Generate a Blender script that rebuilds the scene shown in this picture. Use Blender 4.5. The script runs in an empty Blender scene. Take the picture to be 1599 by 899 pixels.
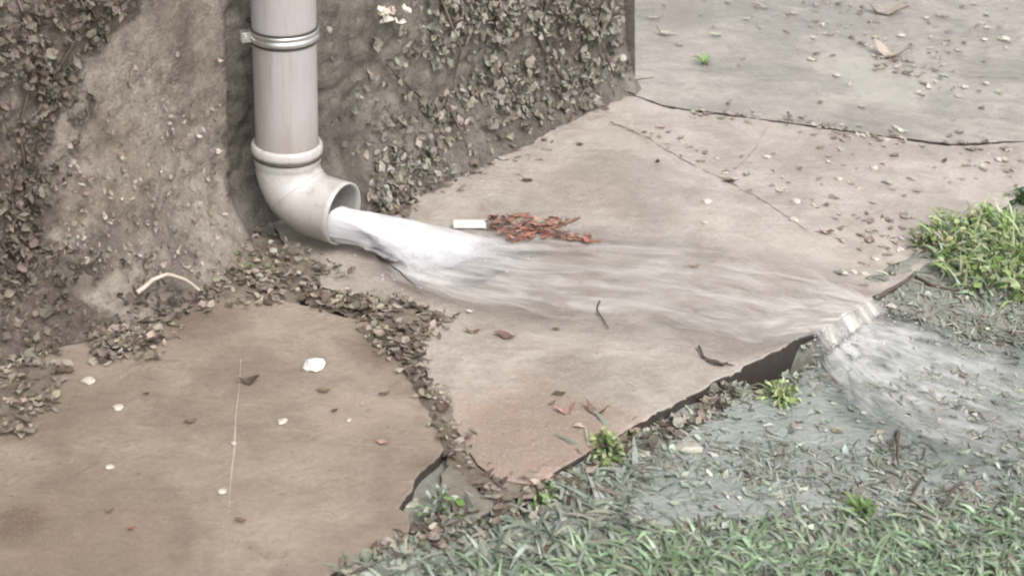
import bpy, bmesh, math, random
import numpy as np
from mathutils import Vector, Matrix, noise
S = bpy.context.scene
random.seed(7)
R_ = math.radians

# ---------------------------------------------------------------- camera
F, PITCH, ROLL, H = 2400.0, R_(28), R_(3), 1.17
right0 = Vector((1, 0, 0)); up0 = Vector((0, math.sin(PITCH), math.cos(PITCH))); BACK = Vector((0, -math.cos(PITCH), math.sin(PITCH)))
RT = right0 * math.cos(ROLL) + up0 * math.sin(ROLL)
UP = -right0 * math.sin(ROLL) + up0 * math.cos(ROLL)
CAM = Vector((0, 0, H))
cd = bpy.data.cameras.new('camera'); cam = bpy.data.objects.new('camera', cd); S.collection.objects.link(cam)
M = Matrix((RT, UP, BACK)).transposed().to_4x4(); M.translation = CAM
cam.matrix_world = M
cd.sensor_width = 36; cd.lens = F / 1599 * 36; cd.clip_start = .05; cd.clip_end = 300
cd.dof.use_dof = True; cd.dof.focus_distance = 2.5; cd.dof.aperture_fstop = 7
S.camera = cam
# ---------------------------------------------------------------- world, sun, exposure
w = bpy.data.worlds.new('World'); S.world = w; w.use_nodes = True
nt = w.node_tree; bg = nt.nodes['Background']
sky = nt.nodes.new('ShaderNodeTexSky'); sky.sky_type = 'NISHITA'; sky.sun_disc = False
SUN_EL, SUN_ROT = R_(52), R_(150)
sky.sun_elevation = SUN_EL; sky.sun_rotation = SUN_ROT; sky.dust_density = 4; sky.ozone_density = 1
hs = nt.nodes.new('ShaderNodeHueSaturation'); hs.inputs['Saturation'].default_value = .14
nt.links.new(sky.outputs[0], hs.inputs['Color']); nt.links.new(hs.outputs[0], bg.inputs[0]); bg.inputs[1].default_value = .15
sl = bpy.data.lights.new('sun', 'SUN'); so = bpy.data.objects.new('sun', sl); S.collection.objects.link(so)
sl.energy = 1.3; sl.angle = R_(35); sl.color = (1, .965, .93)
sd = Vector((math.sin(SUN_ROT) * math.cos(SUN_EL), math.cos(SUN_ROT) * math.cos(SUN_EL), math.sin(SUN_EL)))
so.rotation_euler = sd.to_track_quat('Z', 'Y').to_euler()
S.view_settings.view_transform = 'Standard'; S.view_settings.look = 'None'
S.view_settings.exposure = 0.8; S.view_settings.gamma = 1; S.view_settings.use_curve_mapping = False
S.cycles.transparent_max_bounces = 40; S.cycles.max_bounces = 16; S.cycles.diffuse_bounces = 6; S.cycles.filter_width = 2.0

# ---------------------------------------------------------------- maths
def ray(x, y): return RT * ((x - 799.5) / F) - UP * ((y - 449.5) / F) - BACK
def G(x, y, z=0.0):
    d = ray(x, y); return CAM + d * ((z - H) / d.z)
def P(q):
    v = q - CAM; zc = -v.dot(BACK)
    return 799.5 + F * v.dot(RT) / zc, 449.5 - F * v.dot(UP) / zc
def n2(x, y, s, seed=0.0): return noise.noise(Vector((x * s, y * s, seed)))
def fbm(x, y, s, seed=0.0, o=4):
    t = 0; a = 1
    for i in range(o): t += a * noise.noise(Vector((x * s, y * s, seed + i * 7.3))); a *= .5; s *= 2.1
    return t
def inside(x, y, poly):
    c = False; n = len(poly); j = n - 1
    for i in range(n):
        xi, yi = poly[i]; xj, yj = poly[j]
        if (yi > y) != (yj > y) and x < (xj - xi) * (y - yi) / (yj - yi) + xi: c = not c
        j = i
    return c
def bbox(poly):
    xs = [p[0] for p in poly]; ys = [p[1] for p in poly]; return min(xs), max(xs), min(ys), max(ys)
def rnd_in(poly):
    a, b, c, d = bbox(poly)
    while True:
        x, y = random.uniform(a, b), random.uniform(c, d)
        if inside(x, y, poly): return x, y
def seg_d(px, py, a, b):
    vx, vy = b[0] - a[0], b[1] - a[1]; t = max(0, min(1, ((px - a[0]) * vx + (py - a[1]) * vy) / (vx * vx + vy * vy)))
    return math.hypot(px - a[0] - t * vx, py - a[1] - t * vy)
def sm(a, b, x):
    t = max(0, min(1, (x - a) / (b - a))); return t * t * (3 - 2 * t)

# key places: the pipe, its outlet and the wall it is fixed to
A = (.891 * RT - .256 * UP + .375 * BACK); A.z = -.03; A.normalize()
AH = Vector((A.x, A.y, 0)).normalized()
O = G(537, 333, .072)
PIPE = O - AH * .11; PIPE.z = 0
CORNER = G(972, 130)
Q = PIPE - Vector((.765, -.644, 0)) * .078
WD = (CORNER - Q); WD.z = 0; UEND = WD.length; WD.normalize()
WN = Vector((WD.y, -WD.x, 0))
def wall_hit(x, y, off=0.0):
    d = ray(x, y); t = ((Q + WN * off) - CAM).dot(WN) / d.dot(WN)
    return CAM + d * t
E0, E2 = G(515, 895), G(1599, 300)
ED = (E2 - E0).normalized(); EN = Vector((ED.y, -ED.x, 0))
def edge_side(x, y): return (Vector((x, y, 0)) - E0).dot(EN)

# ---------------------------------------------------------------- materials
def mat(name):
    m = bpy.data.materials.new(name); m.use_nodes = True
    return m, m.node_tree, m.node_tree.nodes, m.node_tree.links, m.node_tree.nodes['Principled BSDF']
def nz(N, L, co, scale, detail=6, rough=.6, dist=0):
    t = N.new('ShaderNodeTexNoise'); t.inputs['Scale'].default_value = scale; t.inputs['Detail'].default_value = detail
    t.inputs['Roughness'].default_value = rough; t.inputs['Distortion'].default_value = dist; L.new(co, t.inputs['Vector']); return t.outputs['Fac']
def ramp(N, L, fac, stops):
    r = N.new('ShaderNodeValToRGB'); e = r.color_ramp.elements
    while len(e) < len(stops): e.new(.5)
    for i, (p, c) in enumerate(stops):
        e[i].position = p; e[i].color = (c, c, c, 1) if not isinstance(c, tuple) else (*c, 1)
    L.new(fac, r.inputs[0]); return r.outputs[0]
def mix(N, L, fac, a, b, mode='MIX'):
    m = N.new('ShaderNodeMix'); m.data_type = 'RGBA'; m.blend_type = mode
    for s, v in ((m.inputs[0], fac), (m.inputs[6], a), (m.inputs[7], b)):
        if hasattr(v, 'links'): L.new(v, s)
        elif isinstance(v, tuple): s.default_value = (*v, 1)
        else: s.default_value = v
    return m.outputs[2]
def mth(N, L, op, a, b=None):
    m = N.new('ShaderNodeMath'); m.operation = op; m.use_clamp = False
    for s, v in ((m.inputs[0], a), (m.inputs[1], b)):
        if v is None: continue
        if hasattr(v, 'links'): L.new(v, s)
        else: s.default_value = v
    return m.outputs[0]
def coords(N, L, scale=(1, 1, 1), rot=0, kind='Object'):
    t = N.new('ShaderNodeTexCoord'); mp = N.new('ShaderNodeMapping'); L.new(t.outputs[kind], mp.inputs[0])
    mp.inputs['Scale'].default_value = scale; mp.inputs['Rotation'].default_value = (0, 0, rot); return mp.outputs[0]
def bump(N, L, B, h, strength, dist):
    b = N.new('ShaderNodeBump'); b.inputs['Strength'].default_value = strength; b.inputs['Distance'].default_value = dist
    L.new(h, b.inputs['Height']); L.new(b.outputs[0], B.inputs['Normal'])
def attr(N, name):
    a = N.new('ShaderNodeAttribute'); a.attribute_name = name; return a
def blob(N, L, co, c, radius, nzf=None, squash=1.0):
    # soft round patch at a place on the slab: stains, and one painted sky sheen
    vs = N.new('ShaderNodeVectorMath'); vs.operation = 'SUBTRACT'; L.new(co, vs.inputs[0]); vs.inputs[1].default_value = (c.x, c.y, 0)
    vl = N.new('ShaderNodeVectorMath'); vl.operation = 'LENGTH'; L.new(vs.outputs[0], vl.inputs[0])
    v = vl.outputs['Value']
    if nzf is not None:
        v = mth(N, L, 'ADD', v, mth(N, L, 'MULTIPLY', mth(N, L, 'SUBTRACT', nzf, .5), radius * 1.6))
    mr = N.new('ShaderNodeMapRange'); mr.interpolation_type = 'SMOOTHSTEP'; L.new(v, mr.inputs[0])
    mr.inputs[1].default_value = radius * .35; mr.inputs[2].default_value = radius; mr.inputs[3].default_value = 1; mr.inputs[4].default_value = 0
    return mr.outputs[0]

FLOWA = math.atan2(-ray(1400, 500).y, 1)  # unused placeholder angle, flow runs roughly along the jet
def concrete(name, base, light, dark, blobs=(), spec=.55, r0=.10, r1=.32, ripa=1.0):
    m, T, N, L, B = mat(name)
    co = coords(N, L)
    fl = coords(N, L, (2.6, 4, 1), math.atan2(.35, 1))
    big = nz(N, L, co, 2.6, 5, .55, .6); mid = nz(N, L, co, 14, 8, .68, .4); fine = nz(N, L, co, 130, 5, .8); strk = nz(N, L, fl, 4, 6, .6, 1.6)
    c = mix(N, L, ramp(N, L, big, [(.32, 0), (.66, 1)]), base, light)
    c = mix(N, L, ramp(N, L, mid, [(.42, 0), (.68, .75)]), c, dark)
    c = mix(N, L, ramp(N, L, strk, [(.5, 0), (.66, .5)]), c, light)
    c = mix(N, L, .35, c, ramp(N, L, fine, [(.3, .25), (.75, .85)]), 'OVERLAY')
    for (px, py, rad, col, amt) in blobs:
        f = blob(N, L, co, G(px, py), rad, mid)
        c = mix(N, L, mth(N, L, 'MULTIPLY', f, amt), c, col)
    fl2 = coords(N, L, (7, 10.5, 1), math.atan2(-.05, 1)); rip = nz(N, L, fl2, 2.0, 9, .74, .5)
    c = mix(N, L, ramp(N, L, rip, [(.34, .42 * ripa), (.47, 0)]), c, dark)
    c = mix(N, L, ramp(N, L, rip, [(.53, 0), (.66, .42 * ripa)]), c, tuple(x * 1.12 for x in light))
    grit = nz(N, L, co, 55, 5, .7, .5); c = mix(N, L, ramp(N, L, grit, [(.62, 0), (.72, .55)]), c, tuple(x * .6 for x in dark)); c = mix(N, L, ramp(N, L, grit, [(.26, .5), (.34, 0)]), c, tuple(min(1, x * 1.3) for x in light))
    dmp = nz(N, L, co, 4.3, 7, .62, .4); dk = ramp(N, L, dmp, [(.47, 0), (.60, .45)]); c = mix(N, L, dk, c, tuple(x * .78 for x in dark))
    spk = nz(N, L, co, 260, 3, .6); c = mix(N, L, ramp(N, L, spk, [(.58, 0), (.68, .35)]), c, tuple(x * .5 for x in dark)); c = mix(N, L, ramp(N, L, spk, [(.32, .35), (.42, 0)]), c, tuple(x * 1.25 for x in light))
    # worn pits
    v = N.new('ShaderNodeTexVoronoi'); v.inputs['Scale'].default_value = 60; L.new(co, v.inputs['Vector'])
    pit = ramp(N, L, v.outputs['Distance'], [(.05, 1), (.16, 0)])
    pit = mth(N, L, 'MULTIPLY', pit, ramp(N, L, mid, [(.5, 0), (.6, .7)]))
    c = mix(N, L, pit, c, tuple(x * .5 for x in dark))
    L.new(c, B.inputs['Base Color'])
    L.new(ramp(N, L, dmp, [(.42, r1), (.58, r0)]), B.inputs['Roughness'])
    B.inputs['Specular IOR Level'].default_value = spec
    h = mth(N, L, 'ADD', mth(N, L, 'MULTIPLY', mid, 1.0), mth(N, L, 'MULTIPLY', fine, .16))
    h = mth(N, L, 'ADD', h, mth(N, L, 'MULTIPLY', strk, .7)); h = mth(N, L, 'ADD', h, mth(N, L, 'MULTIPLY', rip, 1.0))
    h = mth(N, L, 'SUBTRACT', h, mth(N, L, 'MULTIPLY', pit, .3))
    bump(N, L, B, h, .55, .006)
    return m
RED = (.30, .205, .152)
m_left = concrete('wet_brown_concrete', (.24, .192, .152), (.30, .248, .2), (.19, .15, .117),
                  [(120, 860, .22, (.21, .155, .118), .5), (560, 640, .10, (.33, .26, .21), .5), (20, 820, .05, (.12, .08, .06), .7), (460, 500, .09, (.33, .27, .22), .5), (600, 545, .07, (.13, .1, .078), .7), (300, 500, .10, (.14, .108, .085), .6), (100, 640, .10, (.16, .13, .1), .5), (690, 730, .05, (.13, .1, .08), .6)], ripa=.6)
m_mid = concrete('wet_pale_concrete', (.345, .302, .262), (.43, .383, .34), (.27, .228, .192),
                 [(850, 685, .19, RED, .85), (930, 300, .14, (.22, .175, .145), .45), (900, 575, .07, (.2, .16, .13), .5), (1250, 450, .3, (.46, .40, .35), .55), (1010, 335, .09, (.2, .16, .13), .5)])  # broad pale patch near the slab edge is sky sheen painted into the colour
m_far = concrete('wet_grey_concrete', (.285, .257, .226), (.37, .335, .295), (.2, .178, .153), [(1250, 20, .3, (.22, .20, .18), .6), (1400, 130, .25, (.36, .34, .3), .5), (1050, 20, .16, (.16, .135, .115), .6)], ripa=1.3)
m_frag = concrete('grey_green_concrete', (.22, .2, .165), (.29, .265, .22), (.14, .125, .1))

def dirt(name, a, b, c_, bs=.9, dist=.01, spec=.4):
    m, T, N, L, B = mat(name); co = coords(N, L)
    x = nz(N, L, co, 9, 8, .7, .5); y = nz(N, L, co, 70, 6, .75)
    c = mix(N, L, ramp(N, L, x, [(.35, 0), (.65, 1)]), a, b); c = mix(N, L, ramp(N, L, y, [(.45, 0), (.7, .8)]), c, c_)
    L.new(c, B.inputs['Base Color']); B.inputs['Roughness'].default_value = .5; B.inputs['Specular IOR Level'].default_value = spec
    bump(N, L, B, mth(N, L, 'ADD', x, mth(N, L, 'MULTIPLY', y, .35)), bs, dist); return m
m_soil = dirt('wet_soil', (.16, .158, .13), (.22, .222, .19), (.29, .29, .255))

def wall_mat():
    m, T, N, L, B = mat('weathered_plaster'); co = coords(N, L)
    cl = attr(N, 'clean').outputs['Fac']; dp = attr(N, 'drab').outputs['Fac']
    a = nz(N, L, co, 7, 8, .7, .6); b = nz(N, L, co, 32, 8, .72, .4); f = nz(N, L, co, 160, 4, .8)
    plaster = mix(N, L, ramp(N, L, b, [(.38, 0), (.66, 1)]), (.32, .285, .242), (.19, .16, .13))
    plaster = mix(N, L, ramp(N, L, a, [(.44, 0), (.60, .8)]), plaster, (.185, .148, .116))
    dark = mix(N, L, ramp(N, L, b, [(.38, 0), (.64, 1)]), (.075, .06, .047), (.15, .123, .098))
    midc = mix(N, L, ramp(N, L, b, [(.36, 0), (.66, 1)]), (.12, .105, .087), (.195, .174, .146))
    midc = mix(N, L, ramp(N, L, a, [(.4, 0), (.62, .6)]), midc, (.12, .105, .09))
    k = mth(N, L, 'ADD', cl, mth(N, L, 'MULTIPLY', mth(N, L, 'SUBTRACT', b, .5), 1.2))
    c = mix(N, L, ramp(N, L, k, [(.4, 0), (.6, 1)]), dark, plaster)
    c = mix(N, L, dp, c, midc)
    st_ = nz(N, L, coords(N, L, (1, 1, .6)), 5.5, 6, .6, .6); c = mix(N, L, ramp(N, L, st_, [(.49, 0), (.6, .6)]), c, (.075, .062, .05)); c = mix(N, L, ramp(N, L, st_, [(.34, .5), (.44, 0)]), c, (.27, .24, .205))
    g2 = nz(N, L, co, 75, 6, .75, 1.2)
    c = mix(N, L, ramp(N, L, g2, [(.34, .6), (.46, 0)]), c, (.06, .048, .038))
    c = mix(N, L, ramp(N, L, g2, [(.56, 0), (.68, .5)]), c, (.33, .29, .245))
    c = mix(N, L, .3, c, ramp(N, L, f, [(.3, .2), (.7, .85)]), 'OVERLAY')
    L.new(c, B.inputs['Base Color']); B.inputs['Roughness'].default_value = .55; B.inputs['Specular IOR Level'].default_value = .35
    bump(N, L, B, mth(N, L, 'ADD', mth(N, L, 'ADD', b, mth(N, L, 'MULTIPLY', g2, .5)), mth(N, L, 'MULTIPLY', f, .15)), .9, .010); return m
m_wall = wall_mat()

def attr_mat(name, rough=.5, trans=.0, spec=.4, nscale=90):
    m, T, N, L, B = mat(name); co = coords(N, L)
    a = attr(N, 'tint').outputs['Color']; x = nz(N, L, co, nscale, 5, .7)
    c = mix(N, L, .45, a, ramp(N, L, x, [(.25, .15), (.75, .85)]), 'OVERLAY')
    L.new(c, B.inputs['Base Color']); B.inputs['Roughness'].default_value = rough; B.inputs['Specular IOR Level'].default_value = spec
    if trans:
        tr = N.new('ShaderNodeBsdfTranslucent'); L.new(c, tr.inputs[0]); ms = N.new('ShaderNodeMixShader'); ms.inputs[0].default_value = trans
        L.new(B.outputs[0], ms.inputs[1]); L.new(tr.outputs[0], ms.inputs[2]); L.new(ms.outputs[0], N['Material Output'].inputs[0])
    return m
m_leaf = attr_mat('dead_leaf', .6, .12, .25); m_grass = attr_mat('grass_blade', .38, .3, .5, 60); m_weed = attr_mat('weed_leaf', .38, .3, .5, 60)

def pvc():
    m, T, N, L, B = mat('pale_grey_pvc'); co = coords(N, L)
    a = nz(N, L, co, 8, 6, .6); s = nz(N, L, coords(N, L, (14, 14, 1.3)), 4, 6, .7); f = nz(N, L, co, 80, 5, .8)
    c = mix(N, L, ramp(N, L, a, [(.35, 0), (.7, 1)]), (.37, .346, .338), (.335, .31, .302))
    c = mix(N, L, ramp(N, L, s, [(.48, 0), (.66, .55)]), c, (.25, .22, .195))
    c = mix(N, L, ramp(N, L, f, [(.66, 0), (.74, .55)]), c, (.2, .17, .15))
    g = N.new('ShaderNodeSeparateXYZ'); L.new(co, g.inputs[0])
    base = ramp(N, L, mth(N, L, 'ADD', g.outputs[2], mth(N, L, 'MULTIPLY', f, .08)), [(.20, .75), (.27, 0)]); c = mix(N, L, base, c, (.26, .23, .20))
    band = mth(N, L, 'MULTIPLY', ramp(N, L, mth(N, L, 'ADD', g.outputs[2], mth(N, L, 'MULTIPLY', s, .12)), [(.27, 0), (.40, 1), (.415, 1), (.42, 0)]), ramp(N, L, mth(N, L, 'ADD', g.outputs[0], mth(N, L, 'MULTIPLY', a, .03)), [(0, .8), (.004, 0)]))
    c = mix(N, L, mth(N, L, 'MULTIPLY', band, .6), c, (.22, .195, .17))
    L.new(c, B.inputs['Base Color']); L.new(ramp(N, L, a, [(.3, .42), (.7, .3)]), B.inputs['Roughness'])
    bump(N, L, B, a, .15, .003); return m
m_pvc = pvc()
def pvc_wet():
    m, T, N, L, B = mat('splashed_pvc'); co = coords(N, L)
    a = nz(N, L, co, 10, 6, .6); f = nz(N, L, co, 45, 6, .75, .5)
    g = N.new('ShaderNodeSeparateXYZ'); L.new(co, g.inputs[0])
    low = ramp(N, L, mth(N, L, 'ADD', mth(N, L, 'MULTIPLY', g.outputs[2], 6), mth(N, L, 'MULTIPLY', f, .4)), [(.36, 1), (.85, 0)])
    c = mix(N, L, ramp(N, L, a, [(.35, 0), (.7, 1)]), (.47, .445, .43), (.38, .355, .338))
    c = mix(N, L, ramp(N, L, f, [(.50, 0), (.66, .55)]), c, (.27, .235, .2))
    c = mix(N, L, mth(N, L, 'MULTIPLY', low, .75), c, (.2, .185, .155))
    L.new(c, B.inputs['Base Color']); B.inputs['Roughness'].default_value = .28; bump(N, L, B, f, .12, .002); return m
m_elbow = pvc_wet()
def plain(name, col, rough=.5, metal=0, nscale=40, var=.35):
    m, T, N, L, B = mat(name); co = coords(N, L); x = nz(N, L, co, nscale, 6, .7)
    c = mix(N, L, ramp(N, L, x, [(.3, 0), (.7, 1)]), tuple(v * (1 - var) for v in col), col)
    L.new(c, B.inputs['Base Color']); B.inputs['Roughness'].default_value = rough; B.inputs['Metallic'].default_value = metal
    bump(N, L, B, x, .3, .002); return m
m_metal = plain('galvanised_steel', (.72, .70, .68), .28, .9, 30, .3)
m_rust = plain('dark_rusty_steel', (.10, .085, .075), .6, .3)
m_white = plain('white_plastic', (.68, .66, .62), .4, 0, 60, .1)
m_pale = plain('pale_stone', (.52, .47, .41), .5, 0, 90, .25)
m_twig = plain('wet_twig', (.10, .075, .055), .45, 0, 120, .4)
m_straw = plain('pale_dry_stem', (.5, .43, .35), .5, 0, 100, .3)
m_darkc = plain('dark_slab_side', (.05, .039, .033), .6, 0, 50, .35)  # near-black brown for the slab sides and cracks

# ---------------------------------------------------------------- object helpers
def link(name, me, parent=None, m=None):
    o = bpy.data.objects.new(name, me); S.collection.objects.link(o)
    if m: me.materials.append(m)
    if parent: o.parent = parent
    return o
def tag(o, label=None, cat=None, group=None, kind=None):
    if label: o['label'] = label
    if cat: o['category'] = cat
    if group: o['group'] = group
    if kind: o['kind'] = kind
    return o
class MB:
    def __init__(s): s.v = []; s.f = []; s.c = []
    def add(s, vs, fs, col=None):
        b = len(s.v); s.v += [tuple(v) for v in vs]; s.f += [tuple(b + i for i in f) for f in fs]
        s.c += [col or (.5, .5, .5)] * len(vs)
    def build(s, name, m, parent=None, smooth=True, origin=None):
        me = bpy.data.meshes.new(name); vs = s.v
        if origin is not None: vs = [(x - origin[0], y - origin[1], z - origin[2]) for x, y, z in vs]
        me.from_pydata(vs, [], s.f)
        a = me.color_attributes.new('tint', 'FLOAT_COLOR', 'POINT')
        a.data.foreach_set('color', np.array([(*c, 1) for c in s.c], dtype=np.float32).ravel())
        if smooth: me.polygons.foreach_set('use_smooth', [True] * len(me.polygons))
        me.update(); o = link(name, me, parent, m)
        if origin is not None and parent is None: o.location = origin
        return o
def frame(n):
    n = n.normalized(); t = Vector((0, 0, 1)) if abs(n.z) < .9 else Vector((1, 0, 0)); a = n.cross(t).normalized(); return a, n.cross(a).normalized()
def leaf(mb, p, n, head, ln, wd, curl, fold, col, jag=.3):
    """a curled ovate leaf lying with its normal along n and its tip along head"""
    n = n.normalized(); h = (head - n * head.dot(n)).normalized(); s = n.cross(h)
    vs = []; fs = []; prof = (.12, .75, 1.0, .72, .08)
    tw = random.uniform(-.5, .5); ph = random.uniform(0, 6)
    for i in range(5):
        t = i / 4 - .5; x = t * ln; k = wd * .5 * prof[i] * (1 + random.uniform(-jag, jag)); zz = curl * ln * (t * t * 4 - .3) + .06 * ln * math.sin(ph + i * 2)
        a = tw * t; ca, sa = math.cos(a), math.sin(a)
        for q in (-1, 0, 1):
            lift = fold * k * abs(q) + random.uniform(-.08, .08) * wd
            vs.append(p + h * x + s * (q * k * ca) + n * (zz + lift + q * k * sa))
    for i in range(4):
        for j in range(2):
            b = i * 3 + j; fs.append((b, b + 1, b + 4, b + 3))
    mb.add(vs, fs, col)
def tube(mb, pts, r, n=6, col=None, cap=True):
    vs = []; fs = []; m = len(pts); pts = [Vector(p) for p in pts]
    rr = r if isinstance(r, (list, tuple)) else [r] * m
    for i, p in enumerate(pts):
        d = pts[min(i + 1, m - 1)] - pts[max(i - 1, 0)]; a, b = frame(d)
        for k in range(n):
            t = 2 * math.pi * k / n; vs.append(p + (a * math.cos(t) + b * math.sin(t)) * rr[i])
    for i in range(m - 1):
        for k in range(n): fs.append((i * n + k, i * n + (k + 1) % n, (i + 1) * n + (k + 1) % n, (i + 1) * n + k))
    if cap: fs += [tuple(range(n - 1, -1, -1)), tuple((m - 1) * n + k for k in range(n))]
    mb.add(vs, fs, col)
def jit(c, a=.25):
    k = 1 + random.uniform(-a, a); return tuple(max(.01, v * k * (1 + random.uniform(-.07, .07))) for v in c)
def rhead():
    t = random.uniform(0, 6.283); return Vector((math.cos(t), math.sin(t), 0))
def rnorm(tilt, base=Vector((0, 0, 1))):
    return (base + Vector((random.gauss(0, 1), random.gauss(0, 1), random.gauss(0, 1))) * tilt).normalized()

# ---------------------------------------------------------------- ground (one sheet, soil and lawn bed)
ERO = G(1207, 556); CLO = G(1570, 400)
def soil_h(x, y):
    d = edge_side(x, y)
    if d < -.06: return -.016
    h = -.019 + fbm(x, y, 6, 3) * .007 + fbm(x, y, 25, 5) * .003
    al = (Vector((x, y, 0)) - ERO).dot(ED)
    hole = sm(.076, .066, abs(al)) * sm(-.03, -.005, d) * sm(.10, .045, d)
    h -= .042 * hole
    h += .026 * math.exp(-((x - CLO.x) ** 2 + (y - CLO.y) ** 2) / (2 * .16 ** 2))
    h += .012 * sm(.05, 0, abs(d - .015)) * (1 - hole) * (.75 + .7 * fbm(x, y, 12, 8))
    h += .014 * sm(.45, .75, d) * sm(1.0, .5, x)
    k = sm(-.06, 0, d); return -.016 * (1 - k) + h * k
def axis_steps(lo, hi, step, far):
    a = list(np.arange(lo, hi, step)); g = step; x = lo; pre = []
    while x > -far: g *= 1.5; x -= g; pre.append(x)
    g = step; x = a[-1]; post = []
    while x < far: g *= 1.5; x += g; post.append(x)
    return pre[::-1] + a + post
xs = axis_steps(-.6, 1.5, .013, 60); ys = axis_steps(1.1, 3.3, .013, 60)
me = bpy.data.meshes.new('ground'); nx = len(xs)
me.from_pydata([(x, y, soil_h(x, y)) for y in ys for x in xs], [], [(j * nx + i, j * nx + i + 1, (j + 1) * nx + i + 1, (j + 1) * nx + i) for j in range(len(ys) - 1) for i in range(nx - 1)])
me.polygons.foreach_set('use_smooth', [True] * len(me.polygons))
tag(link('ground', me, None, m_soil), kind='structure')

# ---------------------------------------------------------------- concrete slabs
def slab(name, poly, m, top=0.0, thick=.075, rough_amt=.006, tilt=None, wav=.004):
    pts = []
    for i in range(len(poly)):
        a = G(*poly[i]); b = G(*poly[(i + 1) % len(poly)]); n = max(1, min(400, int((b - a).length / .012)))
        for k in range(n):
            p = a.lerp(b, k / n); d = (b - a).normalized(); nn = Vector((d.y, -d.x, 0))
            p = p + nn * (fbm(p.x, p.y, 18, 2) * rough_amt + n2(p.x, p.y, 90, 4) * rough_amt * .4)
            pts.append(p)
    bm = bmesh.new(); tv = [bm.verts.new((p.x, p.y, top)) for p in pts]
    f = bm.faces.new(tv); f.normal_update()
    if f.normal.z < 0: f.normal_flip()
    r = bmesh.ops.extrude_face_region(bm, geom=[f])
    for e in r['geom']:
        if isinstance(e, bmesh.types.BMVert): e.co.z += 0
    # the original face ring goes down, the extruded one stays on top
    for v in tv: v.co.z = top - thick
    top_edges = [e for e in bm.edges if all(abs(v.co.z - top) < 1e-6 for v in e.verts)]
    bmesh.ops.bevel(bm, geom=top_edges, offset=.0035, segments=2, affect='EDGES', profile=.6)
    if tilt:
        c = sum((v.co for v in bm.verts), Vector()) / len(bm.verts)
        for v in bm.verts: v.co.z += (v.co.x - c.x) * tilt[0] + (v.co.y - c.y) * tilt[1]
    bmesh.ops.recalc_face_normals(bm, faces=bm.faces)
    bm.normal_update()
    me = bpy.data.meshes.new(name); bm.to_mesh(me); bm.free()
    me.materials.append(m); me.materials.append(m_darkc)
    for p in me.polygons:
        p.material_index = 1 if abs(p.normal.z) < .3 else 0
    return link(name, me)
CR_L = [(640, 800), (622, 792), (645, 748), (688, 712), (697, 700), (676, 655), (650, 612), (632, 572), (612, 530), (575, 500), (515, 486), (450, 470)]
slabL = slab('concrete_path', [(515, 895), (640, 838)] + CR_L + [(330, 440), (200, 420), (60, 480), (-60, 545), (-500, 800), (-900, 1500), (200, 1300), (420, 960)], m_left)
CR_C = [(470, 440), (540, 458), (600, 470), (640, 500), (656, 560), (667, 606), (706, 662), (738, 715), (776, 750), (832, 757)]
slabC = slab('concrete_path', CR_C + [(880, 730), (925, 704), (960, 684), (1010, 655), (1090, 612), (1150, 583), (1200, 556), (1250, 529), (1300, 503), (1365, 468), (1420, 435), (1500, 372), (1600, 300), (1760, 215), (1480, 228), (1250, 196), (1040, 168), (960, 140), (800, 60), (560, 250), (430, 350)], m_mid, top=.001)
slabF = slab('concrete_path', [(962, 136), (1040, 164), (1250, 192), (1480, 223), (1764, 212), (2400, -120), (2000, -420), (900, -420), (860, 60)], m_far, top=-.002)
for s_ in (slabL, slabC, slabF): tag(s_, kind='structure')
frag = slab('slab_fragment', [(708, 712), (728, 738), (752, 762), (778, 778), (770, 792), (735, 806), (700, 800), (682, 778), (690, 735)], m_frag, top=-.005, thick=.05, tilt=(.04, .05))
tag(frag, 'broken grey corner piece of concrete sunk between the cracked slabs and the grass', 'concrete fragment')

# ---------------------------------------------------------------- wall
LIGHT = [(250, -400), (235, 0), (170, 60), (112, 115), (90, 190), (62, 255), (72, 330), (40, 400), (90, 440), (200, 455), (330, 440), (430, 410), (356, 330), (354, -400)]
def wall_off(u, z, px):
    foot = .115 * math.exp(-(z / .055) ** 1.2) * (1 - .45 * sm(.3, .9, u)) * (1 - .75 * math.exp(-((u - .0) / .09) ** 2))
    lump = .008 * fbm(u, z, 9, 11) + .008 * fbm(u, z, 38, 13)
    amp = 1 if not (150 < px < 360) else sm(-.02, .12, .32 - z) * .8 + .25
    heap = .05 * math.exp(-((u + .32) / .16) ** 2) * sm(.34, .02, z)
    mass = .035 * sm(-.5, -.62, u) * sm(-.2, .4, fbm(u, z, 5, 21) + .3)
    rec = -.01 * (1 if 355 < px < 500 else 0)
    return foot + lump * amp + heap + mass + rec - .012 * sm(.04, 0, UEND - u) ** 2 * (1 - .3 * math.exp(-z / .05))
us = list(np.arange(-.75, UEND, .007)) + [UEND]; g = .007; u = -.75; pre = []
while u > -4: g *= 1.35; u -= g; pre.append(u)
us = pre[::-1] + us
zs = list(np.arange(-.04, .62, .007)); g = .007; z = zs[-1]
while z < 2.7: g *= 1.35; z += g; zs.append(z)
vs = []; clean = []; drab = []
for z in zs:
    for u in us:
        p = Q + WD * u + Vector((0, 0, z)); px, py = P(p)
        q = p + WN * wall_off(u, z, px); vs.append(q)
        jx = px + 22 * fbm(u, z, 14, 31); jy = py + 22 * fbm(u, z, 14, 37)
        inn = inside(jx, max(jy, -390), LIGHT); dm = min(seg_d(jx, max(jy, -390), LIGHT[i], LIGHT[(i + 1) % len(LIGHT)]) for i in range(len(LIGHT)))
        clean.append(.5 + (1 if inn else -1) * min(1, dm / 30) * .5)
        drab.append(sm(346, 358, px + 3 * n2(u, z, 30, 2)))  # mid grey tone over all the wall right of the plaster patch
nu = len(us); nzv = len(zs)
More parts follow.
